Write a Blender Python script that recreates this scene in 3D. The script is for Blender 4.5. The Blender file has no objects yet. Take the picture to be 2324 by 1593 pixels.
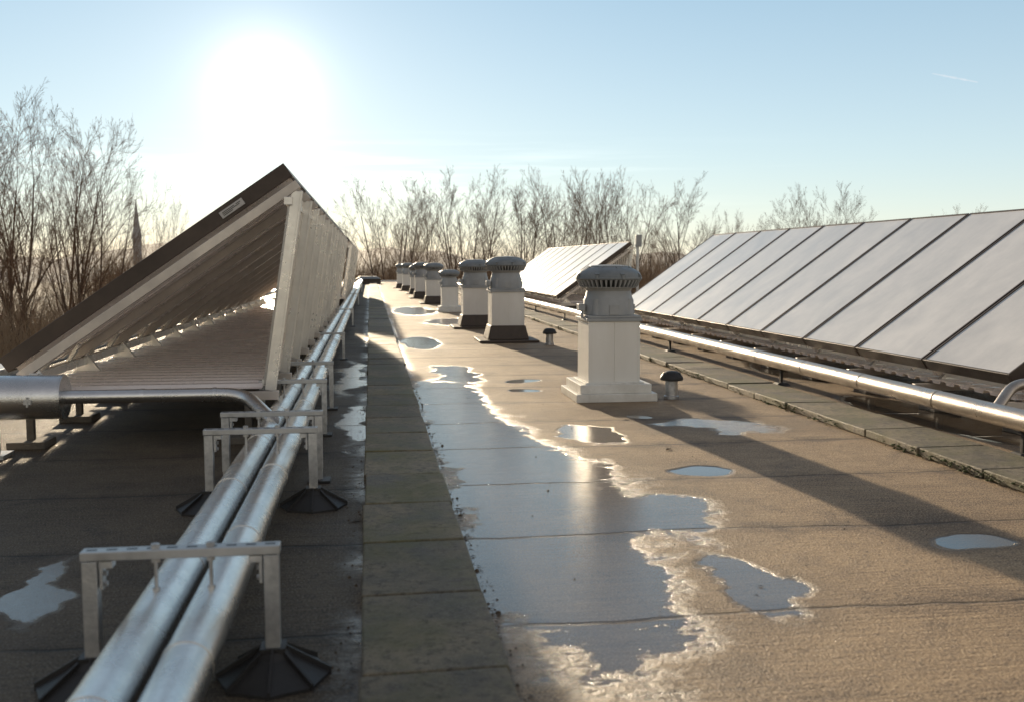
import bpy, math, random
from mathutils import Vector, Matrix
H=1.1
rnd=random.Random(7)
scene=bpy.context.scene
col=scene.collection
scene.view_settings.view_transform='Standard'
scene.view_settings.look='None'
scene.view_settings.exposure=0

# ---------------------------------------------------------------- materials
def newmat(name):
    m=bpy.data.materials.new(name); m.use_nodes=True
    nt=m.node_tree; b=nt.nodes['Principled BSDF']
    return m,nt,b
def N(nt,t,**kw):
    n=nt.nodes.new(t)
    for k,v in kw.items(): setattr(n,k,v)
    return n
def math_n(nt,op,a,b=None,c=None,clamp=False):
    n=N(nt,'ShaderNodeMath',operation=op,use_clamp=clamp)
    for i,x in enumerate((a,b,c)):
        if x is None: continue
        if isinstance(x,(int,float)): n.inputs[i].default_value=x
        else: nt.links.new(x,n.inputs[i])
    return n.outputs[0]
def mixc(nt,fac,a,b,bt='MIX'):
    n=N(nt,'ShaderNodeMix',data_type='RGBA',blend_type=bt)
    for i,x in ((0,fac),(6,a),(7,b)):
        if isinstance(x,(int,float)): n.inputs[i].default_value=x
        elif isinstance(x,tuple): n.inputs[i].default_value=(*x,1)
        else: nt.links.new(x,n.inputs[i])
    return n.outputs[2]
def maprange(nt,v,a,b,c,d):
    n=N(nt,'ShaderNodeMapRange'); nt.links.new(v,n.inputs[0])
    for i,x in zip((1,2,3,4),(a,b,c,d)): n.inputs[i].default_value=x
    return n.outputs[0]
def noise(nt,vec,scale,detail=5,rough=.6,dist=0):
    n=N(nt,'ShaderNodeTexNoise'); nt.links.new(vec,n.inputs['Vector'])
    n.inputs['Scale'].default_value=scale; n.inputs['Detail'].default_value=detail
    n.inputs['Roughness'].default_value=rough; n.inputs['Distortion'].default_value=dist
    return n.outputs['Fac']
def mapping(nt,vec,scale=(1,1,1)):
    n=N(nt,'ShaderNodeMapping'); nt.links.new(vec,n.inputs[0]); n.inputs['Scale'].default_value=scale
    return n.outputs[0]
def simple(name,c1,c2,rough=(.4,.6),metal=0.,scale=6,bump=0.,bscale=60,stretch=(1,1,1),spec=.5,coat=0,speck=0):
    m,nt,b=newmat(name)
    tc=N(nt,'ShaderNodeTexCoord'); oi=N(nt,'ShaderNodeObjectInfo')
    add=N(nt,'ShaderNodeVectorMath',operation='MULTIPLY_ADD')
    nt.links.new(oi.outputs['Random'],add.inputs[0]); add.inputs[1].default_value=(17,9,5); nt.links.new(tc.outputs['Object'],add.inputs[2])
    v=mapping(nt,add.outputs[0],stretch)
    n1=noise(nt,v,scale,4,.65)
    f=maprange(nt,n1,.3,.7,0,1)
    c=mixc(nt,f,c1,c2)
    if speck:
        n5=noise(nt,add.outputs[0],230,2,.6)
        c=mixc(nt,math_n(nt,'MULTIPLY',maprange(nt,n5,.45,.62,0,1),speck),c,tuple(x*.45 for x in c2))
    nt.links.new(c,b.inputs['Base Color'])
    nt.links.new(maprange(nt,n1,.3,.7,rough[0],rough[1]),b.inputs['Roughness'])
    b.inputs['Metallic'].default_value=metal
    b.inputs['Specular IOR Level'].default_value=spec
    b.inputs['Coat Weight'].default_value=coat
    if bump:
        n2=noise(nt,v,bscale,3,.6)
        bp=N(nt,'ShaderNodeBump'); bp.inputs['Strength'].default_value=bump; bp.inputs['Distance'].default_value=.01
        nt.links.new(n2,bp.inputs['Height']); nt.links.new(bp.outputs[0],b.inputs['Normal'])
    return m

M_alu=simple('aluminium',(.88,.85,.80),(.72,.69,.64),(.22,.38),.7,4,.08,30)
M_rail=simple('aluminium_end_rail',(.66,.60,.54),(.52,.47,.42),(.3,.45),.5,5,.08,30)
M_alu_sheet=simple('aluminium_sheet',(.93,.85,.79),(.84,.75,.69),(.20,.34),.2,3,.1,8,spec=1.)
M_galv=simple('galvanised_steel',(.66,.66,.65),(.40,.40,.40),(.35,.5),.8,26,.12,120)
M_pipe=simple('pipe_cladding',(.82,.81,.79),(.64,.64,.63),(.20,.31),1.,5,.16,190,speck=.18)
M_pipe2=simple('dull_pipe_cladding',(.60,.53,.46),(.42,.37,.32),(.26,.42),.95,6,.2,120,speck=.25)
M_frame=simple('collector_frame_brown',(.085,.062,.048),(.06,.045,.036),(.4,.55),.3,5,.05,40)
M_black=simple('black_plastic',(.018,.017,.016),(.035,.032,.03),(.45,.65),0,10,.1,60)
M_cream=simple('ventilator_cream_paint',(.87,.85,.79),(.77,.74,.67),(.35,.5),0,3,.05,20,(1,1,.3))
M_white=simple('white_base_paint',(.86,.84,.78),(.66,.63,.56),(.4,.55),0,6,.08,30)
M_grey=simple('grey_ventilator_plastic',(.40,.41,.41),(.31,.32,.32),(.4,.55),0,5,.05,40)
M_greycap=simple('grey_cap_plastic',(.17,.19,.20),(.26,.275,.28),(.35,.6),0,8,.1,50)
M_dark=simple('dark_interior',(.04,.04,.04),(.03,.03,.03),(.7,.8))
M_print=simple('plate_print_ink',(.03,.03,.03),(.05,.05,.05),(.7,.8))
M_bitumen=simple('bitumen_flashing',(.06,.042,.03),(.10,.075,.055),(.5,.7),0,8,.4,60)
M_plate=simple('type_plate_foil',(.42,.40,.38),(.5,.48,.46),(.4,.5),.4,20)
M_concrete=simple('concrete_block',(.16,.14,.115),(.10,.09,.075),(.7,.9),0,9,.5,60)
M_wall=simple('brick_wall_render',(.30,.2,.15),(.24,.16,.12),(.7,.9),0,3,.3,30)
M_slate=simple('church_slate',(.42,.40,.38),(.36,.34,.32),(.6,.8))
M_stone=simple('church_stone',(.38,.35,.32),(.33,.30,.28),(.7,.9))
M_bark=simple('tree_bark',(.15,.10,.068),(.09,.063,.045),(.7,.9),0,2)
M_twig=simple('tree_twigs',(.24,.155,.10),(.16,.105,.07),(.75,.9),0,.6,spec=.2)
M_brush=simple('winter_brush',(.34,.24,.155),(.22,.165,.10),(.8,.9),0,.1,spec=.2)
M_litter=simple('leaf_litter',(.05,.035,.022),(.12,.08,.045),(.6,.9),0,30)
M_moss=simple('moss',(.08,.09,.018),(.04,.045,.014),(.8,.95),0,25,.6,90)
M_field=simple('winter_ground',(.10,.085,.055),(.16,.125,.085),(.8,.95),0,.03,.2,2)
M_hill=simple('distant_hill',(.34,.31,.27),(.42,.37,.31),(.8,.95),0,.01)

def glassmat():
    m,nt,b=newmat('frosted_collector_glass')
    tc=N(nt,'ShaderNodeTexCoord'); oi=N(nt,'ShaderNodeObjectInfo')
    add=N(nt,'ShaderNodeVectorMath',operation='MULTIPLY_ADD')
    nt.links.new(oi.outputs['Random'],add.inputs[0]); add.inputs[1].default_value=(17,9,5); nt.links.new(tc.outputs['Object'],add.inputs[2])
    v=add.outputs[0]
    n1=noise(nt,mapping(nt,v,(1,1.6,1)),1.1,5,.6,.6)
    n2=noise(nt,mapping(nt,v,(2,2,2)),3.2,5,.7)
    f=math_n(nt,'ADD',math_n(nt,'MULTIPLY',n1,.65),math_n(nt,'MULTIPLY',n2,.35))
    c=mixc(nt,maprange(nt,f,.36,.64,0,1),(.60,.57,.53),(.80,.76,.71))
    nt.links.new(c,b.inputs['Base Color'])
    nt.links.new(maprange(nt,f,.36,.64,.28,.38),b.inputs['Roughness'])
    b.inputs['Specular IOR Level'].default_value=.9
    b.inputs['Coat Weight'].default_value=.6; b.inputs['Coat Roughness'].default_value=.28
    return m
M_glass=glassmat()

def roofmat():
    m,nt,b=newmat('roofing_felt_wet')
    tc=N(nt,'ShaderNodeTexCoord'); P=tc.outputs['Object']
    def vmath(op,a,bv):
        n=N(nt,'ShaderNodeVectorMath',operation=op); nt.links.new(a,n.inputs[0])
        if isinstance(bv,tuple): n.inputs[1].default_value=bv
        else: nt.links.new(bv,n.inputs[1])
        return n
    nz=N(nt,'ShaderNodeTexNoise'); nt.links.new(P,nz.inputs['Vector']); nz.inputs['Scale'].default_value=1.8; nz.inputs['Detail'].default_value=3; nz.inputs['Roughness'].default_value=.5
    w0=vmath('SUBTRACT',nz.outputs['Color'],(.5,.5,.5))
    Q=vmath('ADD',P,vmath('MULTIPLY',w0.outputs[0],(.6,1.1,0)).outputs[0]).outputs[0]
    Q2=vmath('ADD',P,vmath('MULTIPLY',w0.outputs[0],(.22,.35,0)).outputs[0]).outputs[0]
    def field(pud,Q):
        dmin=None
        for (x,y,rx,ry) in pud:
            s=vmath('SUBTRACT',Q,(x*H,y*H,0)); mu=vmath('MULTIPLY',s.outputs[0],(1/(rx*H),1/(ry*H),0))
            l=N(nt,'ShaderNodeVectorMath',operation='LENGTH'); nt.links.new(mu.outputs[0],l.inputs[0]); d=l.outputs['Value']
            dmin=d if dmin is None else math_n(nt,'SMOOTH_MIN',dmin,d,.35)
        return dmin
    dp=field([(1.58,4.57,.17,.14),(2.12,3.22,.17,.08),(1.75,6.3,.09,.10),(1.2,7.72,.15,.12),(1.28,8.4,.15,.13),(.62,12.6,.25,1.1),
         (3.6,6.,.3,1.2),(3.9,8.8,.35,1.0),(2.3,9.4,.2,.4)],Q2)
    df=field([(1.20,3.06,.12,.36),(1.12,3.80,.30,.30),(.60,3.15,.36,.90),(.74,4.3,.46,1.15),(.58,5.7,.36,1.4),(.55,7.4,.24,1.2),(1.28,5.6,.15,.30),(2.04,5.87,.38,.24),
         (-1.0,3.1,.06,.3),(.75,9.0,.2,.8),(1.5,17.,.6,1.2),(.9,21.,.5,2.),(-.2,9.,.13,1.4),(-.1,6.3,.1,.8)],Q)
    sp=N(nt,'ShaderNodeSeparateXYZ'); nt.links.new(P,sp.inputs[0])
    e=math_n(nt,'ABSOLUTE',math_n(nt,'SUBTRACT',sp.outputs[0],.15))
    n_e=noise(nt,mapping(nt,P,(1,1.6,1)),8,6,.75)
    strip=math_n(nt,'MULTIPLY',maprange(nt,math_n(nt,'MULTIPLY_ADD',n_e,-.30,e),.06,.15,1,0),maprange(nt,noise(nt,P,1.3,3),.40,.55,0,1))
    pool=maprange(nt,dp,.84,1.03,1,0)
    film=maprange(nt,math_n(nt,'MULTIPLY_ADD',math_n(nt,'SUBTRACT',n_e,.5),.9,df),.86,1.12,1,0)
    film=math_n(nt,'MAXIMUM',film,math_n(nt,'MULTIPLY',strip,.8))
    damp=maprange(nt,math_n(nt,'MINIMUM',df,dp),.9,2.0,1,0)
    n1=noise(nt,P,.9,6,.65,.3); n2=noise(nt,mapping(nt,P,(2.0,75,1)),1.0,3,.7); n3=noise(nt,P,130,2,.8); n6=noise(nt,P,42,3,.7)
    n4=noise(nt,P,3.2,7,.75,.6)
    f=math_n(nt,'ADD',math_n(nt,'MULTIPLY',n1,.45),math_n(nt,'MULTIPLY',n2,.55))
    c=mixc(nt,maprange(nt,f,.40,.58,0,1),(.175,.115,.066),(.43,.295,.165))
    c=mixc(nt,maprange(nt,n4,.50,.64,0,.7),c,(.12,.082,.052))
    c=mixc(nt,maprange(nt,n4,.42,.30,0,.5),c,(.47,.34,.205))
    c=mixc(nt,math_n(nt,'MULTIPLY',maprange(nt,n3,.50,.62,0,1),.6),c,(.68,.51,.33))
    c=mixc(nt,math_n(nt,'MULTIPLY',maprange(nt,n3,.48,.37,0,1),.75),c,(.045,.03,.02))
    c=mixc(nt,math_n(nt,'MULTIPLY',maprange(nt,n6,.55,.66,0,1),.6),c,(.07,.047,.032))
    wob=noise(nt,mapping(nt,P,(.6,.3,1)),1.4,4)
    yy=math_n(nt,'ADD',sp.outputs[1],math_n(nt,'MULTIPLY',wob,.20))
    fr=math_n(nt,'FRACT',math_n(nt,'DIVIDE',math_n(nt,'ADD',yy,.37),.968))
    sm=math_n(nt,'ABSOLUTE',math_n(nt,'SUBTRACT',fr,.5))
    line=math_n(nt,'MULTIPLY',maprange(nt,sm,.004,.013,1,0),maprange(nt,n_e,.3,.55,.35,1))
    soft=math_n(nt,'MULTIPLY',maprange(nt,sm,.0,.13,1,0),maprange(nt,n4,.35,.6,0,1))
    c=mixc(nt,math_n(nt,'MULTIPLY',soft,.7),c,(.085,.056,.038))
    c=mixc(nt,math_n(nt,'MULTIPLY',line,.9),c,(.03,.022,.017))
    west_shade=maprange(nt,math_n(nt,'MULTIPLY_ADD',n1,.1,sp.outputs[0]),-.02,.10,1,0)  # collector row's shade, plus darker wet felt, put into the colour on the left
    c=mixc(nt,west_shade,c,(.30,.32,.34),'MULTIPLY')
    cw=mixc(nt,math_n(nt,'MULTIPLY',damp,.4),c,(.11,.080,.054))
    cw=mixc(nt,math_n(nt,'MULTIPLY',film,.4),cw,(.11,.095,.082))
    cw=mixc(nt,math_n(nt,'MULTIPLY',pool,.8),cw,(.06,.052,.045))
    nt.links.new(cw,b.inputs['Base Color'])
    r=math_n(nt,'SUBTRACT',maprange(nt,n1,.3,.7,.76,.64),math_n(nt,'MULTIPLY',damp,.04))
    r=math_n(nt,'SUBTRACT',r,math_n(nt,'MULTIPLY',maprange(nt,n3,.60,.66,0,1),.36))
    def mixf(fac,a,bb):
        mx=N(nt,'ShaderNodeMix'); nt.links.new(fac,mx.inputs[0])
        for i,x in((2,a),(3,bb)):
            if isinstance(x,(int,float)): mx.inputs[i].default_value=x
            else: nt.links.new(x,mx.inputs[i])
        return mx.outputs[0]
    r=mixf(film,r,maprange(nt,n_e,.35,.65,.12,.20))
    r=mixf(pool,r,.05)
    nt.links.new(r,b.inputs['Roughness'])
    core=math_n(nt,'POWER',math_n(nt,'MAXIMUM',film,pool),4.)
    nt.links.new(mixf(core,.42,1.0),b.inputs['Specular IOR Level'])
    dry=math_n(nt,'SUBTRACT',math_n(nt,'SUBTRACT',1,math_n(nt,'MULTIPLY',film,.90)),math_n(nt,'MULTIPLY',pool,.97))
    dry=math_n(nt,'MAXIMUM',dry,.02)
    hgt=math_n(nt,'ADD',math_n(nt,'MULTIPLY',n3,.9),math_n(nt,'ADD',math_n(nt,'MULTIPLY',n2,1.1),math_n(nt,'MULTIPLY',n4,.9)))
    hgt=math_n(nt,'ADD',hgt,math_n(nt,'MULTIPLY',n6,.9))
    hgt=math_n(nt,'MULTIPLY',hgt,dry)
    hgt=math_n(nt,'SUBTRACT',hgt,math_n(nt,'MULTIPLY',line,.9))
    bp=N(nt,'ShaderNodeBump'); bp.inputs['Strength'].default_value=.9; bp.inputs['Distance'].default_value=.007
    nt.links.new(hgt,bp.inputs['Height']); nt.links.new(bp.outputs[0],b.inputs['Normal'])
    return m
M_roof=roofmat()

def slabmat():
    m,nt,b=newmat('concrete_paving_slab')
    tc=N(nt,'ShaderNodeTexCoord'); P=tc.outputs['Object']
    n1=noise(nt,P,3,6,.75,.6); n2=noise(nt,P,22,5,.8); n3=noise(nt,P,150,2,.6)
    c=mixc(nt,maprange(nt,n1,.38,.62,0,1),(.10,.080,.050),(.25,.205,.135))
    c=mixc(nt,maprange(nt,n2,.50,.62,0,.75),c,(.048,.038,.026))
    c=mixc(nt,maprange(nt,n3,.55,.7,0,.45),c,(.36,.31,.22))
    c=mixc(nt,math_n(nt,'MULTIPLY',maprange(nt,noise(nt,P,1.7,5,.7),.46,.62,0,1),.6),c,(.11,.105,.026))
    g=N(nt,'ShaderNodeNewGeometry'); f2=maprange(nt,g.outputs['Random Per Island'],0,1,.72,1.22)
    vm=N(nt,'ShaderNodeVectorMath',operation='SCALE'); nt.links.new(c,vm.inputs[0]); nt.links.new(f2,vm.inputs['Scale'])
    nt.links.new(vm.outputs[0],b.inputs['Base Color'])
    nt.links.new(maprange(nt,n1,.3,.7,.55,.85),b.inputs['Roughness'])
    bp=N(nt,'ShaderNodeBump'); bp.inputs['Strength'].default_value=.9; bp.inputs['Distance'].default_value=.005
    nt.links.new(math_n(nt,'ADD',n2,math_n(nt,'MULTIPLY',n3,.6)),bp.inputs['Height']); nt.links.new(bp.outputs[0],b.inputs['Normal'])
    return m
M_slab=slabmat()

def slotmat():
    m,nt,b=newmat('slotted_galvanised_channel')
    tc=N(nt,'ShaderNodeTexCoord'); P=tc.outputs['Object']
    sp=N(nt,'ShaderNodeSeparateXYZ'); nt.links.new(P,sp.inputs[0])
    g=N(nt,'ShaderNodeNewGeometry'); sn=N(nt,'ShaderNodeSeparateXYZ'); nt.links.new(g.outputs['Normal'],sn.inputs[0])
    fx=math_n(nt,'ABSOLUTE',math_n(nt,'SUBTRACT',math_n(nt,'FRACT',math_n(nt,'DIVIDE',sp.outputs[0],.05)),.5))
    a=math_n(nt,'LESS_THAN',fx,.27); bb=math_n(nt,'LESS_THAN',math_n(nt,'ABSOLUTE',sp.outputs[1]),.008); u=math_n(nt,'GREATER_THAN',sn.outputs[2],.8)
    k=math_n(nt,'MULTIPLY',math_n(nt,'MULTIPLY',a,bb),u)
    n1=noise(nt,P,25,5,.6)
    c=mixc(nt,k,mixc(nt,n1,(.36,.36,.36),(.60,.60,.59)),(.01,.01,.01))
    nt.links.new(c,b.inputs['Base Color']); nt.links.new(math_n(nt,'SUBTRACT',.8,math_n(nt,'MULTIPLY',k,.8)),b.inputs['Metallic'])
    nt.links.new(maprange(nt,n1,.3,.7,.35,.5),b.inputs['Roughness'])
    return m
M_slot=slotmat()
def trailmat():
    m,nt,b=newmat('trail_scatter_glow')
    tr=N(nt,'ShaderNodeBsdfTransparent'); em=N(nt,'ShaderNodeEmission'); em.inputs[0].default_value=(.85,.93,1,1); em.inputs[1].default_value=.9  # emission stands in for sunlight scattered by the trail
    tc=N(nt,'ShaderNodeTexCoord'); n1=noise(nt,tc.outputs['Object'],.05,3)
    mx=N(nt,'ShaderNodeMixShader'); nt.links.new(maprange(nt,n1,.3,.7,.4,.8),mx.inputs[0]); nt.links.new(tr.outputs[0],mx.inputs[1]); nt.links.new(em.outputs[0],mx.inputs[2])
    nt.links.new(mx.outputs[0],nt.nodes['Material Output'].inputs[0]); return m
M_trail=trailmat()

# ---------------------------------------------------------------- mesh helper
class MB:
    def __init__(s): s.v=[]; s.f=[]
    def add(s,vs,fs):
        o=len(s.v); s.v+= [tuple(v) for v in vs]; s.f+=[tuple(i+o for i in f) for f in fs]; return s
    def box(s,cx,cy,cz,sx,sy,sz,tilt=None):
        vs=[Vector((dx*sx/2,dy*sy/2,dz*sz/2)) for dz in(-1,1) for dy in(-1,1) for dx in(-1,1)]
        if tilt: vs=[tilt@v for v in vs]
        return s.add([(v.x+cx,v.y+cy,v.z+cz) for v in vs],[(0,2,3,1),(4,5,7,6),(0,1,5,4),(2,6,7,3),(0,4,6,2),(1,3,7,5)])
    def frus(s,cx,cy,z0,z1,a0,a1):
        vs=[(cx+dx*a,cy+dy*a,z) for z,a in((z0,a0),(z1,a1)) for dy in(-1,1) for dx in(-1,1)]
        return s.add(vs,[(0,2,3,1),(4,5,7,6),(0,1,5,4),(2,6,7,3),(0,4,6,2),(1,3,7,5)])
    def beam(s,p0,p1,w,hh,side=(0,1,0)):
        p0=Vector(p0);p1=Vector(p1);d=(p1-p0).normalized();sd=Vector(side);sd=(sd-d*sd.dot(d)).normalized();n=d.cross(sd)
        vs=[p+sd*a*w/2+n*b*hh/2 for p in(p0,p1) for a,b in((-1,-1),(1,-1),(1,1),(-1,1))]
        return s.add(vs,[(0,3,2,1),(4,5,6,7),(0,1,5,4),(1,2,6,5),(2,3,7,6),(3,0,4,7)])
    def cyl(s,p0,p1,r0,r1=None,n=16):
        r1=r0 if r1 is None else r1
        p0=Vector(p0);p1=Vector(p1);d=(p1-p0).normalized();a=d.orthogonal().normalized();b=d.cross(a)
        vs=[p+(a*math.cos(2*math.pi*i/n)+b*math.sin(2*math.pi*i/n))*r for p,r in((p0,r0),(p1,r1)) for i in range(n)]
        fs=[(i,(i+1)%n,n+(i+1)%n,n+i) for i in range(n)]+[tuple(reversed(range(n))),tuple(range(n,2*n))]
        return s.add(vs,fs)
    def lathe(s,prof,n=32,c=(0,0)):
        vs=[]
        for r,z in prof:
            for i in range(n):
                a=2*math.pi*i/n
                vs.append((c[0]+r*math.cos(a),c[1]+r*math.sin(a),z))
        fs=[]
        for k in range(len(prof)-1):
            for i in range(n):
                fs.append((k*n+i,k*n+(i+1)%n,(k+1)*n+(i+1)%n,(k+1)*n+i))
        fs.append(tuple(reversed(range(n)))); fs.append(tuple(range((len(prof)-1)*n,len(prof)*n)))
        return s.add(vs,fs)
    def tube(s,path,r,n=20):
        pts=[Vector(p) for p in path]; a=None; vs=[]
        for i,p in enumerate(pts):
            d=(pts[min(i+1,len(pts)-1)]-pts[max(i-1,0)]).normalized()
            a=d.orthogonal().normalized() if a is None else (a-d*a.dot(d)).normalized()
            b=d.cross(a)
            vs+=[p+(a*math.cos(2*math.pi*k/n)+b*math.sin(2*math.pi*k/n))*r for k in range(n)]
        fs=[(i*n+k,i*n+(k+1)%n,(i+1)*n+(k+1)%n,(i+1)*n+k) for i in range(len(pts)-1) for k in range(n)]
        fs+=[tuple(reversed(range(n))),tuple(range((len(pts)-1)*n,len(pts)*n))]
        return s.add(vs,fs)
    def obj(s,name,mat,parent=None,loc=(0,0,0),smooth=False,bevel=0,sc=None,ang=35):
        sc=H if sc is None else sc
        me=bpy.data.meshes.new(name); me.from_pydata([(v[0]*sc,v[1]*sc,v[2]*sc) for v in s.v],[],s.f); me.update()
        me.materials.append(mat)
        if smooth:
            me.polygons.foreach_set('use_smooth',[True]*len(me.polygons)); me.set_sharp_from_angle(angle=math.radians(ang))
        o=bpy.data.objects.new(name,me); o.location=tuple(x*sc for x in loc); col.objects.link(o)
        if parent: o.parent=parent
        if bevel:
            bm=o.modifiers.new('bevel','BEVEL'); bm.width=bevel; bm.segments=2; bm.limit_method='ANGLE'; bm.angle_limit=math.radians(40)
        return o
def empty(name,loc,label=None,cat=None,group=None,sc=None):
    sc=H if sc is None else sc
    e=bpy.data.objects.new(name,None); e.location=tuple(x*sc for x in loc); e.empty_display_size=.2; col.objects.link(e)
    tag(e,label,cat,group); return e
def tag(o,label=None,cat=None,group=None,kind=None):
    if label:o['label']=label
    if cat:o['category']=cat
    if group:o['group']=group
    if kind:o['kind']=kind
    return o
def repart(o,loc):
    c=o.copy(); c.parent=o.parent; c.location=tuple(x*H for x in loc); col.objects.link(c); return c
def clone(root,loc,label=None,sc=None,rotz=None,scale=None):
    sc=H if sc is None else sc
    r=root.copy(); col.objects.link(r); r.location=tuple(x*sc for x in loc)
    if rotz is not None: r.rotation_euler=(0,0,rotz)
    if scale is not None: r.scale=scale
    if label: r['label']=label
    for c in root.children:
        c2=c.copy(); c2.parent=r; col.objects.link(c2)
        for g in c.children:
            g2=g.copy(); g2.parent=c2; col.objects.link(g2)
    return r

# ---------------------------------------------------------------- setting
GZ=-9.0
mb=MB(); mb.add([(-2500,-400,GZ),(2500,-400,GZ),(2500,4000,GZ),(-2500,4000,GZ)],[(0,1,2,3)])
tag(mb.obj('ground',M_field,sc=1),'brown winter ground around the building','ground',kind='structure')
mb=MB(); n=200; vs=[];fs=[]
for i in range(n+1):
    a=math.radians(-50+110*i/n)
    for j,D in enumerate((560,800,1100)):
        z=-10
        if j==1: z=9+5*math.sin(i*.10)+3*math.sin(i*.27+1)+1.2*math.sin(i*1.1)+rnd.uniform(-.7,.7)
        vs.append((D*math.sin(a),D*math.cos(a),z))
for i in range(n):
    for j in range(2):
        fs.append((i*3+j,(i+1)*3+j,(i+1)*3+j+1,i*3+j+1))
mb.add(vs,fs); tag(mb.obj('hill',M_hill,sc=1,smooth=True),'low wooded ridge along the horizon','hill',kind='structure')

RX0,RX1,RY0,RY1=-3.3,7.4,-8,54
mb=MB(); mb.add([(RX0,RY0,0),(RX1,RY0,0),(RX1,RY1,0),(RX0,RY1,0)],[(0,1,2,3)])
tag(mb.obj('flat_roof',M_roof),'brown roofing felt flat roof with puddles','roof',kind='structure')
bld=empty('building',(0,0,0),'building body carrying the flat roof','building')
mb=MB(); mb.box((RX0+RX1)/2,(RY0+RY1)/2,(GZ/H-.03)/2-.02,RX1-RX0-.1,RY1-RY0-.1,-GZ/H-.03); mb.obj('wall',M_wall,bld)
for (cx,cy,sx,sy) in ((RX0,(RY0+RY1)/2,.2,RY1-RY0+.2),(RX1,(RY0+RY1)/2,.2,RY1-RY0+.2),((RX0+RX1)/2,RY1,RX1-RX0-.2,.2),((RX0+RX1)/2,RY0,RX1-RX0-.2,.2)):
    mb=MB(); mb.box(cx,cy,-.02,sx,sy,.2); mb.obj('roof_edge_trim',M_galv,bld,bevel=.01)

def slabs(name,x0,x1,ys,pitch,label,zt):
    mb=MB()
    for y in ys:
        t=Matrix.Rotation(rnd.uniform(-.006,.006),3,'X')@Matrix.Rotation(rnd.uniform(-.010,.010),3,'Y')@Matrix.Rotation(rnd.uniform(-.010,.010),3,'Z')
        mb.box((x0+x1)/2+rnd.uniform(-.006,.006),y+pitch/2,zt/2+rnd.uniform(-.002,.004),x1-x0,pitch-.010,zt,t)
    return tag(mb.obj(name,M_slab,bevel=.007),label,'path',kind='structure')
slabs('paving_path',-.037,.315,[2.29-.56*6+.56*k for k in range(96)],.56,'row of grey-green concrete paving slabs on the roof',.04)
slabs('paving_path',2.82,3.20,[.3+.56*k for k in range(92)],.56,'mossy row of brown concrete slabs beside pipe',.045)

def clump(mb,x,y,z,r,flat=.5):
    a0=rnd.random()*6
    vs=[(x,y,z+r*flat)]+[(x+r*.7*math.cos(a0+i*math.pi/3)*rnd.uniform(.6,1.2),y+r*.7*math.sin(a0+i*math.pi/3)*rnd.uniform(.6,1.2),z+r*flat*.6) for i in range(6)]+[(x+r*math.cos(a0+i*math.pi/3)*rnd.uniform(.7,1.2),y+r*math.sin(a0+i*math.pi/3)*rnd.uniform(.7,1.2),z-.001) for i in range(6)]
    fs=[(0,1+i,1+(i+1)%6) for i in range(6)]+[(1+i,7+i,7+(i+1)%6,1+(i+1)%6) for i in range(6)]
    mb.add(vs,fs)
mb=MB()
for i in range(1900):
    y=2+18*rnd.random()**1.5
    if math.sin(y*3.1)+math.sin(y*7.7+1)+rnd.uniform(-1,1)<0: continue
    if i%5==0:
        j=round((y-2.29)/.56); clump(mb,rnd.uniform(-.03,.31),2.29+.56*j+rnd.gauss(0,.003),.033,rnd.uniform(.003,.008)); continue
    clump(mb,2.815+rnd.gauss(0,.012),y,rnd.uniform(0,.04),rnd.uniform(.005,.014))
tag(mb.obj('moss',M_moss,smooth=True,ang=80),'green moss growing along the slab edges','moss',kind='stuff')
mb=MB()
for i in range(620):
    y=2+12*rnd.random()**1.4; side=rnd.random()
    x=.330+abs(rnd.gauss(0,.018)) if side<.6 else (-.05-abs(rnd.gauss(0,.03)) if side<.85 else rnd.uniform(.3,2.7))
    r=rnd.uniform(.0014,.005) if rnd.random()<.93 else rnd.uniform(.006,.011)
    if rnd.random()<.6: clump(mb,x,y,.001,r,.8)
    else:
        a=rnd.random()*6.28; L=r*3; w=r*.6; c,s=math.cos(a),math.sin(a); z0=.002;z1=z0+rnd.uniform(0,.006)
        mb.add([(x-L*c,y-L*s,z0),(x+w*s,y-w*c,z1),(x+L*c,y+L*s,z0),(x-w*s,y+w*c,z1+.002)],[(0,1,2,3)])
tag(mb.obj('leaf_litter',M_litter),'dark dead leaves and grit beside the slabs','litter',kind='stuff')

# ---------------------------------------------------------------- collectors
LEN=1.869; PW=.925; PITCH=.945; TH=.085
def make_collector(u,loc,label,group):
    ux,uz=u; n=(-uz,ux)
    e=empty('solar_collector',loc,label,'solar panel',group)
    def pt(a,y,o): return (ux*a+n[0]*o,y,uz*a+n[1]*o)
    mb=MB()
    for y in (.008,PW-.008): mb.beam(pt(0,y,-TH/2),pt(LEN,y,-TH/2),.016,TH)
    for a in (.008,LEN-.008): mb.beam(pt(a,.017,-TH/2),pt(a,PW-.017,-TH/2),TH,.016,side=(n[0],0,n[1]))
    mb.obj('frame',M_frame,e,bevel=.003)
    mb=MB(); vs=[pt(.017,.017,-.006),pt(.017,PW-.017,-.006),pt(LEN-.017,PW-.017,-.006),pt(LEN-.017,.017,-.006)]
    mb.add(vs,[(3,2,1,0)]); mb.obj('glass_cover',M_glass,e)
    mb=MB(); prof=[]; nr=6; p=(PW-.034)/nr
    for k in range(nr):
        y0=.017+k*p
        prof+=[(y0,0),(y0+p*.55,0),(y0+p*.62,-.022),(y0+p*.93,-.022)]
    prof.append((PW-.017,0))
    vs=[];fs=[]
    for y,o in prof: vs+= [pt(.017,y,-TH+.006+o),pt(LEN-.017,y,-TH+.006+o)]
    for k in range(len(prof)-1): fs.append((2*k,2*k+1,2*k+3,2*k+2))
    mb.add(vs,fs); mb.obj('back_sheet',M_alu_sheet,e)
    return e,pt
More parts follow.
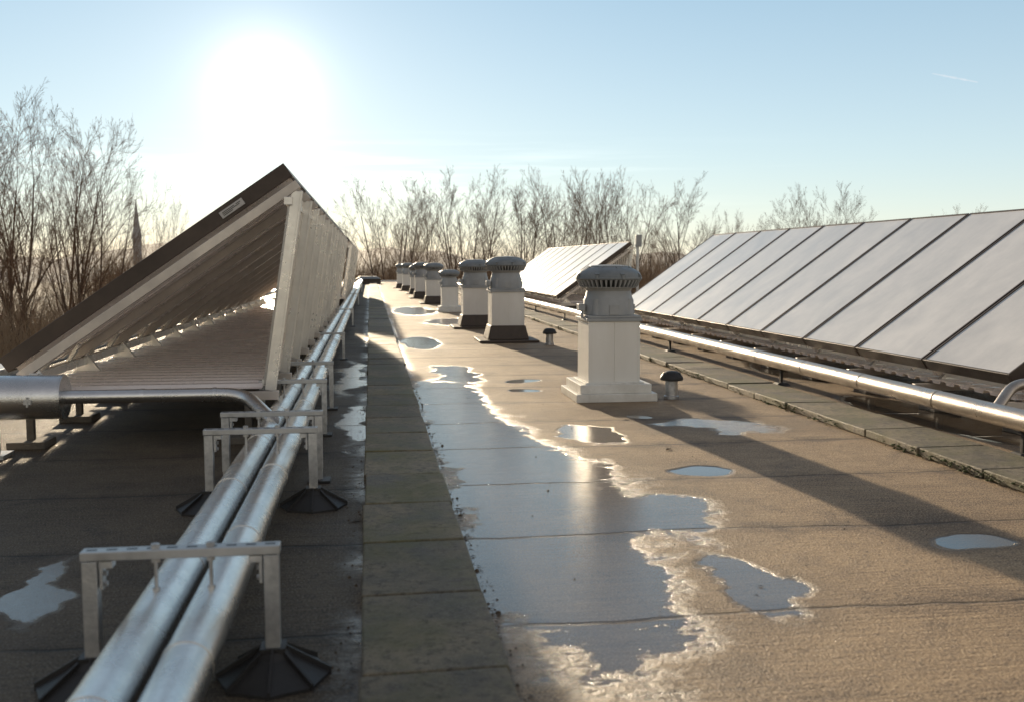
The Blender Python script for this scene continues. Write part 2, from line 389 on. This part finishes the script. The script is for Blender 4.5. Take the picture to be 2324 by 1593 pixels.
def make_row(bx,bz,u,y0,npan,xl,zl_b,xl_top,zl_top,floor_x0,label_c,label_f,group,floorz):
    ux,uz=u; n=(-uz,ux)
    e0,pt=make_collector(u,(bx,y0,bz),label_c,group)
    for k in range(1,npan): clone(e0,(bx,y0+k*PITCH,bz))
    fr=empty('mounting_frame',(bx,y0,0),label_f,'mounting frame')
    L=npan*PITCH
    for k in range(npan+1):
        y=k*PITCH-.01 if k else .012
        mb=MB(); a=pt(.03,y,-TH-.052); b=pt(LEN-.0,y,-TH-.052)
        mb.beam((a[0],y,a[2]+bz),(b[0],y,b[2]+bz),.045,.05); mb.obj('slope_rail',M_rail,fr,bevel=.003)
        mb=MB(); mb.beam((xl-bx,y,zl_b),(xl_top-bx,y,zl_top),.022 if k else .035,.05)
        mb.beam((xl-bx+.029,y-.012,zl_b),(xl_top-bx+.029,y-.012,zl_top),.008,.016); mb.obj('leg',M_alu,fr,bevel=.003)
        mb=MB(); mb.box((xl-bx)/2+.0,y,zl_b-.028,(xl-bx)+.1,.045,.05); mb.obj('base_beam',M_rail,fr,bevel=.003)
        for xx in (.15,(xl-bx)-.12):
            mb=MB(); mb.box(xx,y+.0,(zl_b-.055)/2+.0,.04,.04,zl_b-.057); mb.box(xx,y,.02,.2,.2,.04); mb.obj('foot',M_concrete,fr,bevel=.006)
        mb=MB(); q=pt(.14,y,-TH-.08)
        mb.add([(q[0]-.1,y-.02,zl_b),(q[0]+.1,y-.02,zl_b),(q[0],y-.02,q[2]+bz),(q[0]-.1,y+.02,zl_b),(q[0]+.1,y+.02,zl_b),(q[0],y+.02,q[2]+bz)],[(0,1,2),(5,4,3),(0,3,4,1),(1,4,5,2),(2,5,3,0)])
        mb.obj('bracket',M_alu,fr)
    q=pt(.12,0,-TH-.03); mb=MB(); mb.beam((q[0],0,q[2]+bz-.06),(q[0]+.07,0,q[2]+bz+.05),.05,.02); cl=mb.obj('clamp',M_alu,fr,loc=(0,.2,0))
    for k in range(1,npan*2): repart(cl,(0,k*PITCH/2+.2,0))
    for a in (.10,LEN-.1):
        mb=MB(); q=pt(a,0,-TH-.10); mb.beam((q[0],-.03,q[2]+bz),(q[0],L+.02,q[2]+bz),.045,.045,side=(1,0,0)); mb.obj('purlin',M_alu,fr,bevel=.003)
    p=PITCH/6; mb=MB()
    for k in range(npan*6):
        y=k*p+.05
        if y+p*.6>L: continue
        q4=[(y,-.012),(y+p*.10,.014),(y+p*.44,.014),(y+p*.54,-.012)]
        vs=[];fs=[]
        for yy,o in q4: vs+=[(xl-bx-.03+o,yy,zl_b+.02),(xl_top-bx-.03+o,yy,zl_top-.01)]
        for j in range(3): fs.append((2*j,2*j+2,2*j+3,2*j+1))
        mb.add(vs,fs)
    for t in (.04,.96):
        xx=(xl-bx)*(1-t)+(xl_top-bx)*t-.045; zz=zl_b*(1-t)+zl_top*t
        mb.beam((xx,.04,zz),(xx,L-.02,zz),.012,.03,side=(1,0,0))
    mb.obj('slatted_screen',M_alu,fr)  # gaps between slats added to let light onto the collector undersides
    prof=[]; p=PITCH/6
    for k in range(npan*6):
        y=k*p; prof+=[(y,0),(y+p*.5,0),(y+p*.6,.02),(y+p*.9,.02)]
    prof.append((L,0)); vs=[];fs=[]
    for y,o in prof: vs+=[(floor_x0-bx,y,floorz+o),(xl-bx-.045,y,floorz+o)]
    for k in range(len(prof)-1): fs.append((2*k,2*k+1,2*k+3,2*k+2))
    mb=MB(); mb.add(vs,fs); mb.obj('floor_sheet',M_alu_sheet,fr)
    return e0,pt
uL=(.819,.573)
eL,ptL=make_row(-2.0,.48,uL,5.70,12,-.569,.289,-.40,1.40,-1.85,'dark framed solar thermal collector, ribbed aluminium underside','aluminium frame carrying collectors with slatted metal back','tilted collectors in row beside pipes',.30)
make_row(-2.0,.48,uL,21.5,12,-.569,.289,-.40,1.40,-1.85,'dark framed solar thermal collector, ribbed aluminium underside','aluminium frame carrying collectors further along roof','tilted collectors in row beside pipes',.30)
uR=(.8134,.5817)
make_row(3.70,.35,uR,5.34,10,5.13,.19,5.26,1.28,3.75,'pale frosted glass solar collector with dark seam','low aluminium frame under pale frosted collectors','frosted collectors in rows',.20)
make_row(3.70,.35,uR,19.75,10,5.13,.19,5.26,1.28,3.75,'pale frosted glass solar collector in far row','aluminium frame under the farther frosted collectors','frosted collectors in rows',.20)
q=ptL(LEN*.80,0,-.045)
mb=MB(); mb.beam((q[0]-.075*uL[0],-.004,q[2]-.075*uL[1]),(q[0]+.075*uL[0],-.004,q[2]+.075*uL[1]),.006,.04)
pl=mb.obj('type_plate',M_plate,eL,bevel=.002)
mb=MB()
for k,(a0,a1,o) in enumerate(((-.06,.02,.008),(-.06,.05,0),(-.06,.0,-.008),(.03,.06,.008))):
    mb.beam((q[0]+a0*uL[0]-uL[1]*o,-.008,q[2]+a0*uL[1]+uL[0]*o),(q[0]+a1*uL[0]-uL[1]*o,-.008,q[2]+a1*uL[1]+uL[0]*o),.001,.0035)
mb.obj('print_lines',M_print,pl)
e=empty('service_post',(5.30,19.45,0),'grey metal post with box beside collectors','post')
mb=MB(); mb.cyl((0,0,0),(0,0,1.5),.028); mb.obj('post',M_galv,e,smooth=True)
mb=MB(); mb.box(0,-.05,1.44,.12,.08,.24); mb.obj('junction_box',M_grey,e,bevel=.01)

# ---------------------------------------------------------------- pipes
def pipe_y(x,z,r,y0,y1,label,bands,mat):
    e=empty('insulated_pipe',(x,y0,z),label,'pipe','metal clad pipes on the roof')
    mb=MB(); mb.cyl((0,0,0),(0,y1-y0,0),r,n=32); mb.obj('cladding',mat,e,smooth=True)
    b0=None
    for b in bands:
        if y0<b<y1:
            if b0 is None:
                mb=MB(); mb.cyl((0,-.012,0),(0,.012,0),r+.002,n=32); b0=mb.obj('joint_band',mat,e,loc=(0,b-y0,0),smooth=True)
            else: repart(b0,(0,b-y0,0))
    return e
bands=[.9+.92*k for k in range(60)]
pipe_y(-.511,.172,.057,-1.,52,'thick silver clad pipe running along the roof',bands,M_pipe)
pipe_y(-.385,.172,.055,-1.,52,'thick silver clad pipe beside its twin',[b+.25 for b in bands],M_pipe)
pipe_y(3.36,.185,.058,1.,50,'silver clad pipe in front of frosted collectors',bands,M_pipe2)
def fillet(p0,p1,p2,R,n=10):
    p0,p1,p2=map(Vector,(p0,p1,p2)); a=p1+(p0-p1).normalized()*R; b=p1+(p2-p1).normalized()*R
    return [((1-t)**2)*a+2*t*(1-t)*p1+t*t*b for t in [i/n for i in range(n+1)]]
e=empty('branch_pipe',(-1.6,5.40,.31),'thin silver branch pipe bending into main pipe','pipe')
p=[(0,0,0),(.93,0,0),(1.11,-.38,-.09)]
mb=MB(); mb.tube([p[0]]+fillet(*p,.14)+[p[2]],.036,24); mb.obj('cladding',M_pipe,e,smooth=True)
for x in (.41,.78):
    mb=MB(); mb.cyl((x-.01,0,0),(x+.01,0,0),.0385,n=24); mb.obj('joint_band',M_pipe,e,smooth=True)
e=empty('branch_pipe',(3.36,4.95,.20),'short silver elbow pipe feeding the collectors','pipe')
p=[(0,0,0),(.17,.10,.13),(.8,.16,.15)]
mb=MB(); mb.tube([p[0]]+fillet(*p,.08)+[p[2]],.030,24); mb.obj('cladding',M_pipe2,e,smooth=True)
e=empty('pipe_vessel',(-2.0,5.42,0),'fat silver clad cylinder on metal stand','vessel')
mb=MB(); mb.cyl((-.55,0,.31),(.42,0,.31),.115,n=40)
for x in(-.1,.40): mb.cyl((x,0,.31),(x+.012,0,.31),.118,n=40)
mb.obj('shell',M_pipe,e,smooth=True)
for x,z in((.27,.30),(-.02,.29)):
    mb=MB(); mb.box(x,-.119,z,.035,.012,.025); mb.box(x,-.122,z,.008,.012,.05); mb.obj('clasp',M_galv,e)
mb=MB(); mb.cyl((.05,0,0),(.05,0,.2),.04,n=20); mb.box(.05,0,.01,.16,.16,.02); mb.obj('leg',M_galv,e,smooth=True)

def foot_mesh():
    mb=MB(); mb.lathe([(.135,0),(.135,.008),(.05,.055),(.035,.07)],8)
    for i in range(8):
        a2=i*math.pi/4; c,s=math.cos(a2),math.sin(a2)
        mb.add([(.03*c-.003*s,.03*s+.003*c,.080),(.03*c+.003*s,.03*s-.003*c,.080),(.137*c+.003*s,.137*s-.003*c,.018),(.137*c-.003*s,.137*s+.003*c,.018),
                (.03*c-.003*s,.03*s+.003*c,.0),(.03*c+.003*s,.03*s-.003*c,.0),(.137*c+.003*s,.137*s-.003*c,.0),(.137*c-.003*s,.137*s+.003*c,.0)],
               [(0,1,2,3),(0,3,7,4),(1,5,6,2),(3,2,6,7)])
    mb.box(0,0,.05,.06,.06,.06)
    return mb
def make_support(y,big=True):
    e=empty('pipe_support',(-.45,y,0),'galvanised portal bracket with black plastic feet' if big else 'galvanised portal bracket on small flat base plates','pipe support','pipe brackets along the roof')
    mb=MB(); mb.box(0,0,.320,.455,.042,.022); mb.obj('crossbar',M_slot,e,bevel=.0025)
    for sx in (-1,1):
        mb=MB(); x=sx*.207
        mb.box(x,-.018,.185,.034,.004,.245); mb.box(x-.015,.0,.185,.004,.031,.245); mb.box(x+.015,.0,.185,.004,.031,.245)
        if not big: mb.box(x,0,.035,.03,.03,.07)
        mb.obj('leg',M_galv,e,bevel=.0015)
        if big: foot_mesh().obj('foot',M_black,e,loc=(x,0,0))
        else:
            mb=MB(); mb.box(x,0,.006,.10,.10,.012); mb.obj('foot',M_black,e,bevel=.002)
        mb=MB(); mb.box(x-sx*.036,-.0,.299,.03,.035,.016); mb.box(x-sx*.025,0,.265,.007,.03,.05)
        for bz in(.25,.275): mb.cyl((x-sx*.029,0,bz),(x-sx*.036,0,bz),.007,n=6)
        mb.obj('angle_plate',M_galv,e)
    for xx in (-.061,.065):
        mb=MB(); mb.cyl((xx,0,.225),(xx,0,.342),.0045,n=8); mb.cyl((xx,0,.297),(xx,0,.308),.011,n=6); mb.cyl((xx,0,.331),(xx,0,.341),.011,n=6); mb.cyl((xx,0,.2262),(xx,0,.236),.009,n=8)
        mb.obj('hanger_rod',M_galv,e,smooth=True)
    return e
s0=make_support(2.40)
for y in [.6,4.13]: clone(s0,(-.45,y,0))
s1=make_support(4.60,False)
for y in [5.85,6.9,10.5,16,24,34]: clone(s1,(-.45,y,0),scale=(.85,1,1) if y<7 else (.8,1,.85))
e0=empty('pipe_stand',(3.36,4.7,0),'short metal stand under the silver pipe','pipe stand','small pipe stands')
mb=MB(); mb.box(0,0,.065,.022,.022,.11); mb.box(0,0,.124,.05,.03,.008); mb.obj('post',M_black,e0,bevel=.002)
mb=MB(); mb.frus(0,0,0,.02,.06,.035); mb.obj('foot',M_black,e0)
for k in range(1,9): clone(e0,(3.36,4.7+3.1*k,0))

# ---------------------------------------------------------------- ventilators
def make_vent(kind,loc,label):
    e=empty('roof_ventilator',loc,label,'ventilator','ventilators in line on the roof')
    a=.193
    mb=MB()
    if kind=='white':
        mb.box(0,0,.030,.60,.60,.060); mb.box(0,0,.0925,.53,.53,.065); mb.box(0,0,.129,.44,.44,.010)
        mb.obj('base',M_white,e,bevel=.008); z0=.133
    else:
        mb.box(0,0,.014,.70,.70,.028); mb.frus(0,0,.028,.19,.245,.205); mb.obj('base',M_bitumen,e,bevel=.012); z0=.19
    zt=.575
    mb=MB()
    for s in(-1,1): mb.box(s*(a/2),0,(z0+zt)/2,a-.005,2*a,zt-z0)
    mb.box(0,0,(z0+zt)/2,.01,2*a-.008,zt-z0-.002)
    for s in(-1,1): mb.box(s*(a-.008),-a-.002,(z0+zt)/2,.016,.005,zt-z0-.01)
    for zz in (z0+.03,zt-.03):
        for s in (-.15,-.04,.04,.15): mb.cyl((s,-a+.002,zz),(s,-a-.003,zz),.0035,n=8)
    mb.obj('housing',M_cream,e,bevel=.003)
    mb=MB(); mb.box(0,0,zt+.012,.415,.415,.024); mb.box(0,0,zt+.034,.395,.395,.018); mb.obj('flange',M_grey,e,bevel=.004)
    mb=MB(); mb.lathe([(.19,zt+.045),(.187,zt+.15),(.176,zt+.175),(.166,zt+.22),(.182,zt+.245)],20)
    for i in range(4):
        aa=math.pi/4+i*math.pi/2; mb.cyl((.165*math.cos(aa),.165*math.sin(aa),zt+.045),(.165*math.cos(aa),.165*math.sin(aa),zt+.16),.038,.030,n=12)
        ab=i*math.pi/2; mb.box(.183*math.cos(ab),.183*math.sin(ab),zt+.085,.07 if i%2 else .022,.022 if i%2 else .07,.07)
    mb.obj('neck',M_grey,e,smooth=True)
    mb=MB(); mb.box(-.215,-.03,zt+.10,.05,.09,.05); mb.cyl((-.21,-.05,zt+.1),(-.21,-.05,zt+.02),.01); mb.obj('switch_box',M_grey,e,bevel=.004)
    zb=zt+.245
    mb=MB(); mb.lathe([(.175,zb),(.190,zb+.02),(.212,zb+.055)],40); mb.obj('outlet_core',M_dark,e,smooth=True)
    mb=MB(); nf=40
    mb.lathe([(.182,zb-.006),(.208,zb-.002),(.214,zb+.006),(.182,zb+.004)],48)
    for i in range(nf):
        t=2*math.pi*i/nf; c,s=math.cos(t),math.sin(t)
        def q(r,z,k,w=.0035): return (r*c-s*w*k,r*s+c*w*k,z)
        vs=[q(.175,zb,1),q(.212,zb+.004,1),q(.241,zb+.055,1,.009),q(.2,zb+.057,1,.009),q(.175,zb,-1),q(.212,zb+.004,-1),q(.241,zb+.055,-1,.009),q(.2,zb+.057,-1,.009)]
        mb.add(vs,[(0,1,2,3),(7,6,5,4),(0,4,5,1),(1,5,6,2),(2,6,7,3)])
    mb.obj('fin_ring',M_grey,e)
    mb=MB(); z=zb+.055
    mb.lathe([(.20,z),(.242,z+.001),(.248,z+.010),(.247,z+.020),(.240,z+.022),(.238,z+.042),(.222,z+.064),(.185,z+.084),(.145,z+.096),(.142,z+.104),(.08,z+.112),(.0005,z+.114)],48)
    for i in range(8):
        t=2*math.pi*i/8+.2; c,s=math.cos(t),math.sin(t)
        mb.beam((.240*c,.240*s,z+.036),(.152*c,.152*s,z+.094),.032,.020,side=(-s,c,0))
        mb.cyl((.244*c,.244*s,z+.008),(.244*c,.244*s,z+.036),.012,n=8)
    mb.obj('cap',M_greycap,e,smooth=True,ang=35)
    return e
v1=make_vent('white',(1.76,7.27,0),'cream ventilator with grey finned cap on white base')
clone(v1,(1.62,20.65,0),'smaller cream ventilator with grey cap on white base',scale=(.88,.88,.88))
v2=make_vent('dark',(1.73,12.75,0),'cream ventilator with grey finned cap on black flared base')
v2.scale=(1.09,1.09,1.10)
for (x,y,s) in ((1.62,15.5,1.07),(1.55,24.7,1.02),(1.46,28.6,1.04),(1.47,32.6,.95),(1.36,36.6,1.02),(1.25,40.2,1.0)): clone(v2,(x,y,0),scale=(s,s,s))
def make_mush(loc):
    e=empty('vent_pipe',loc,'small metal vent pipe with black mushroom cap','vent pipe','small vent pipes')
    mb=MB(); mb.lathe([(.055,0),(.055,.02),(.046,.024),(.046,.13),(.05,.135),(.05,.15)],24); mb.obj('pipe',M_galv,e,smooth=True)
    mb=MB(); mb.lathe([(.05,.14),(.083,.138),(.086,.15),(.08,.168),(.062,.192),(.04,.204),(.001,.208)],28)
    for i in range(8):
        t=i*math.pi/4; mb.beam((.084*math.cos(t),.084*math.sin(t),.155),(.06*math.cos(t),.06*math.sin(t),.196),.01,.006,side=(-math.sin(t),math.cos(t),0))
    mb.obj('cap',M_black,e,smooth=True)
    return e
m0=make_mush((2.21,7.12,0)); clone(m0,(2.17,12.0,0)); clone(m0,(2.15,18.5,0))
e=empty('skylight',(-.1,49,0),'low dark rooflight box at the far roof end','rooflight')
mb=MB(); mb.box(0,0,.12,1.2,1.,.24); mb.obj('kerb',M_bitumen,e,bevel=.01)
mb=MB(); mb.frus(0,0,.24,.36,.58,.4); mb.obj('dome',M_greycap,e,bevel=.01)

# ---------------------------------------------------------------- trees
def seg(mb,p,q,r0,r1,n=3):
    d=(q-p).normalized(); a=d.orthogonal().normalized(); b=d.cross(a); o=len(mb.v)
    for P,r in((p,r0),(q,r1)):
        for i in range(n):
            t=2*math.pi*i/n; x=P+a*(r*math.cos(t))+b*(r*math.sin(t)); mb.v.append((x.x,x.y,x.z))
    for i in range(n): mb.f.append((o+i,o+(i+1)%n,o+n+(i+1)%n,o+n+i))
SEGS=(7,5,4,3,2)
def grow(mt,mc,p,d,L,r,lvl,maxl,R,up,ang,kids,rmin):
    ns=SEGS[min(lvl,4)]; st=L/ns; rr=r
    for i in range(ns):
        wob=.030+.010*lvl
        d=(d+Vector((R.gauss(0,wob),R.gauss(0,wob),R.gauss(0,wob)+up))).normalized()
        q=p+d*st; r1=max(r*(1-.8*(i+1)/ns),rmin)
        seg(mt if lvl<=1 else mc,p,q,rr,r1,6 if lvl==0 else (4 if lvl==1 else 3))
        if lvl<maxl and (i>=(2 if lvl==0 else 1)):
            k=kids[lvl]; nk=int(k)+(1 if R.random()<k-int(k) else 0)
            for _ in range(nk):
                ax=d.orthogonal().normalized(); ax.rotate(Matrix.Rotation(R.random()*6.283,3,d))
                dd=d.copy(); dd.rotate(Matrix.Rotation(R.uniform(*ang),3,ax))
                t=R.random(); pp=p.lerp(q,t)
                f=(1-.45*(i+t)/ns)
                grow(mt,mc,pp,dd,L*R.uniform(.45,.62)*f if lvl else L*R.uniform(.42,.60)*f,max((rr+(r1-rr)*t)*.5,rmin),lvl+1,maxl,R,up,ang,kids,rmin)
        p=q; rr=r1
def make_tree(seed,height,stems,spread,up,ang,kids,maxl=4,label='',loc=(0,0,0),rmin=.0075,fat=1.):
    R=random.Random(seed); mt=MB(); mc=MB()
    if stems==1:
        grow(mt,mc,Vector((0,0,0)),Vector((0,0,1)),height,height*.014*fat,0,maxl,R,.05,ang,kids,rmin)
    else:
        b0=height*.12; seg(mt,Vector((0,0,0)),Vector((0,0,b0)),height*.018*fat,height*.015*fat,8)
        for s in range(stems):
            a=6.283*s/stems+R.uniform(-.4,.4); t=R.uniform(.35,1)*spread
            grow(mt,mc,Vector((0,0,b0*R.uniform(.75,1))),Vector((math.cos(a)*t,math.sin(a)*t,1)).normalized(),height*R.uniform(.80,.88),height*.0085*fat,0,maxl,R,up,ang,kids,rmin)
    zs=sorted(v[2] for v in mc.v); zmax=zs[int(len(zs)*.992)]
    k=height/zmax
    for m in(mt,mc): m.v=[(v[0]*k,v[1]*k,v[2]*k) for v in m.v]
    e=empty('bare_tree',loc,label,'tree','bare winter trees around the building',sc=1)
    mt.obj('trunk',M_bark,e,sc=1,smooth=True,ang=80); mc.obj('crown',M_twig,e,sc=1)
    return e
protos=[make_tree(11,17,1,0,.03,(.35,.75),(2.8,2.1,1.9,1.4),label='tall bare winter tree beyond the roof edge'),
        make_tree(12,17,4,.28,.03,(.25,.6),(1.9,1.8,1.5,1.2),label='bare multi-stemmed winter tree beyond the roof'),
        make_tree(13,17,5,.36,.03,(.25,.6),(1.7,1.7,1.4,1.2),label='bare fan-shaped winter tree beyond the roof'),
        make_tree(14,17,3,.20,.04,(.25,.55),(2.3,1.9,1.6,1.2),label='slim upright bare winter tree beyond the roof')]
TR=[(-.0215,95,48,1,.8),(.0204,84,82,2,.95),(.050,92,76,1,.8),(.0964,86,92,2,.95),(.123,98,72,0,.8),(.1546,90,78,3,1.1),(.195,86,94,2,.9),
    (.2276,92,88,3,.95),(.255,86,94,1,.8),(.2926,98,46,1,.8),(.3209,86,86,0,.95),(.345,105,44,1,.7),(.373,95,52,2,.6),(.4117,104,46,1,.7),
    (.437,96,66,0,.8),(.475,92,82,2,.9),(.5098,100,54,1,.6),(.6363,100,60,2,.7),(-.06,120,42,1,.8),(-.1,125,38,2,.8),(-.14,120,40,1,.8)]
used=set()
for i,(t,D,rise,pi,w) in enumerate(TR):
    h=10.1+rise*D/1000; s=h/17; ws=s*w; P=protos[pi]
    loc=(t*D,D,GZ)
    if pi not in used:
        used.add(pi); P.location=loc; P.scale=(ws,ws,s); P.rotation_euler=(0,0,i*1.3)
    else: clone(P,loc,sc=1,rotz=i*1.3,scale=(ws,ws,s))
N1=make_tree(31,17,5,.42,.03,(.3,.7),(2.0,2.0,1.7,1.4),label='large spreading bare tree beside the building',rmin=.006,fat=1.2)
N2=make_tree(32,17,4,.38,.03,(.3,.7),(2.0,2.0,1.7,1.4),label='rounded bare tree with fine twigs beside building',rmin=.006,fat=1.2)
NT=[(-.350,44,168,N1,.85),(-.302,47,138,N2,.8),(-.270,46,132,N1,.60),(-.40,50,150,N2,.9),(-.196,62,66,N1,.42)]
seen=set()
for i,(t,D,rise,P,w) in enumerate(NT):
    h=10.1+rise*D/1000; s=h/17; ws=s*w; loc=(t*D,D,GZ)
    if P.name not in seen: seen.add(P.name); P.location=loc; P.scale=(ws,ws,s); P.rotation_euler=(0,0,i)
    else: clone(P,loc,sc=1,rotz=i*1.7+.4,scale=(ws,ws,s))
def shrub(mb,x,y,z,h,R,ns=7,k0=1.):
    for s in range(ns):
        a=R.random()*6.283; t=R.uniform(.1,.7)
        d=Vector((math.cos(a)*t,math.sin(a)*t,1)).normalized(); p=Vector((x+R.gauss(0,.3),y+R.gauss(0,.3),z)); L=h*R.uniform(.6,1)
        q=p+d*L*.5; seg(mb,p,q,.05*k0,.03*k0)
        for k in range(6):
            d2=(d+Vector((R.gauss(0,.45),R.gauss(0,.45),R.uniform(0,.3)))).normalized(); q2=q+d2*L*R.uniform(.3,.5); p2=p.lerp(q,R.uniform(.4,1)); seg(mb,p2,q2,.022*k0,.01*k0)
            for j in range(4):
                d3=(d2+Vector((R.gauss(0,.6),R.gauss(0,.6),R.gauss(.1,.4)))).normalized(); p3=p2.lerp(q2,R.uniform(.3,1)); seg(mb,p3,p3+d3*L*R.uniform(.12,.28),.014*k0,.008*k0)
R=random.Random(5); mb=MB()
for i in range(640):
    D=R.uniform(88,170); t=R.uniform(-.25,.75); shrub(mb,t*D,D,GZ,10.1+D*R.uniform(-.010,.022),R,8,1.3)
tag(mb.obj('woodland',M_brush,sc=1),'far-off bare brown woodland beyond the roof','woodland',kind='stuff')
mb=MB()
for i in range(320):
    D=R.uniform(30,80); t=R.uniform(-.46,-.12); h=10.1-D*R.uniform(.0,.09)
    if h<2: continue
    shrub(mb,t*D,D,GZ,max(h,2.5),R,9,.6)
tag(mb.obj('undergrowth',M_brush,sc=1),'tangled brown bushes beside the building','bushes',kind='stuff')
e=empty('church',(-115,521,GZ),'distant church with slender pointed spire','church',sc=1)
mb=MB(); mb.box(0,0,11,3.4,3.4,22); mb.box(9,0,5,14,8,10); mb.obj('tower',M_stone,e,sc=1)
mb=MB(); mb.lathe([(2.5,22),(1.2,31),(.05,42)],8); mb.obj('spire',M_slate,e,sc=1)
mb=MB(); n=14; vs=[]; fs=[]
for i in range(n+1):
    t=i/n; x=1700+125*t; y=2880-40*t; z=575-30*t; w=.6+3.2*math.sin(math.pi*min(t*.9+.05,1))*(.7+.3*math.sin(i*2.1))
    vs+=[(x,y,z-w),(x,y,z+w)]
for i in range(n): fs.append((2*i,2*i+2,2*i+3,2*i+1))
mb.add(vs,fs); tag(mb.obj('vapour_trail',M_trail,sc=1),'short faint white vapour trail in blue sky','vapour trail')

# ---------------------------------------------------------------- light
EL=math.radians(9.5); AZ=math.radians(5.65)
S=Vector((-math.sin(AZ)*math.cos(EL),math.cos(AZ)*math.cos(EL),math.sin(EL)))
ld=bpy.data.lights.new('sun','SUN'); ld.energy=5; ld.angle=math.radians(.6); ld.color=(1,.80,.53)
lo=bpy.data.objects.new('sun',ld); lo.rotation_euler=S.to_track_quat('Z','Y').to_euler(); lo.location=(0,0,30); col.objects.link(lo)
w=bpy.data.worlds.new('World'); scene.world=w; w.use_nodes=True; nt=w.node_tree
bg=nt.nodes['Background']; out=nt.nodes['World Output']
sky=N(nt,'ShaderNodeTexSky',sky_type='NISHITA'); sky.sun_disc=False; sky.sun_elevation=EL; sky.sun_rotation=-AZ; sky.dust_density=.05; sky.air_density=1.; sky.ozone_density=2
nt.links.new(sky.outputs[0],bg.inputs[0]); bg.inputs[1].default_value=.05
tc=N(nt,'ShaderNodeTexCoord'); G=tc.outputs['Generated']
dpn=N(nt,'ShaderNodeVectorMath',operation='DOT_PRODUCT'); nt.links.new(G,dpn.inputs[0]); dpn.inputs[1].default_value=S
d=math_n(nt,'MAXIMUM',dpn.outputs['Value'],0.)
sz=N(nt,'ShaderNodeSeparateXYZ'); nt.links.new(G,sz.inputs[0])
rp=N(nt,'ShaderNodeValToRGB'); nt.links.new(sz.outputs[2],rp.inputs[0])
cr=rp.color_ramp; cr.elements[0].position=0; cr.elements[0].color=(.56,.59,.58,1); cr.elements[1].position=1; cr.elements[1].color=(.18,.185,.20,1)
for pz,c in ((.10,(.45,.54,.59)),(.30,(.25,.385,.49)),(.48,(.21,.26,.31))):
    x=cr.elements.new(pz); x.color=(*c,1)
anti=maprange(nt,dpn.outputs['Value'],.45,-.2,0,1)
skc=mixc(nt,anti,rp.outputs[0],mixc(nt,maprange(nt,sz.outputs[2],0,.8,0,1),(.66,.56,.46),(.19,.185,.19)))
bg3=N(nt,'ShaderNodeBackground'); nt.links.new(skc,bg3.inputs[0]); bg3.inputs[1].default_value=1
core=math_n(nt,'MULTIPLY',math_n(nt,'POWER',d,14000.),6000.)
bgc=N(nt,'ShaderNodeBackground'); bgc.inputs[0].default_value=(1,.84,.65,1); nt.links.new(core,bgc.inputs[1])
g=math_n(nt,'MULTIPLY',math_n(nt,'POWER',d,1100.),.65)
g=math_n(nt,'ADD',g,math_n(nt,'MULTIPLY',math_n(nt,'POWER',d,300.),.16))
g=math_n(nt,'ADD',g,math_n(nt,'MULTIPLY',math_n(nt,'POWER',d,60.),.07))
g=math_n(nt,'ADD',g,math_n(nt,'MULTIPLY',math_n(nt,'POWER',d,12.),.07))
cm=mapping(nt,G,(3,3,70)); cn=noise(nt,cm,1.2,4,.6)
band=math_n(nt,'MULTIPLY',maprange(nt,sz.outputs[2],.03,.06,0,1),maprange(nt,sz.outputs[2],.09,.13,1,0))
g=math_n(nt,'ADD',g,math_n(nt,'MULTIPLY',math_n(nt,'MULTIPLY',band,maprange(nt,cn,.5,.7,0,.35)),math_n(nt,'POWER',d,20.)))
bg2=N(nt,'ShaderNodeBackground'); bg2.inputs[0].default_value=(1,.90,.76,1); nt.links.new(g,bg2.inputs[1])
def addsh(a,b):
    ad=N(nt,'ShaderNodeAddShader'); nt.links.new(a,ad.inputs[0]); nt.links.new(b,ad.inputs[1]); return ad.outputs[0]
nt.links.new(addsh(addsh(bg.outputs[0],bg2.outputs[0]),addsh(bg3.outputs[0],bgc.outputs[0])),out.inputs[0])

# ---------------------------------------------------------------- camera
cd=bpy.data.cameras.new('camera'); cd.lens=35; cd.sensor_width=36; cd.clip_end=6000; cd.clip_start=.05
co=bpy.data.objects.new('camera',cd); col.objects.link(co); co.location=(0,0,H)
yaw=math.radians(8.08); pit=math.radians(5.03)
co.rotation_euler=(math.pi/2-pit,0,-yaw)
cd.dof.use_dof=True; cd.dof.focus_distance=7.5; cd.dof.aperture_fstop=3.5
scene.camera=co
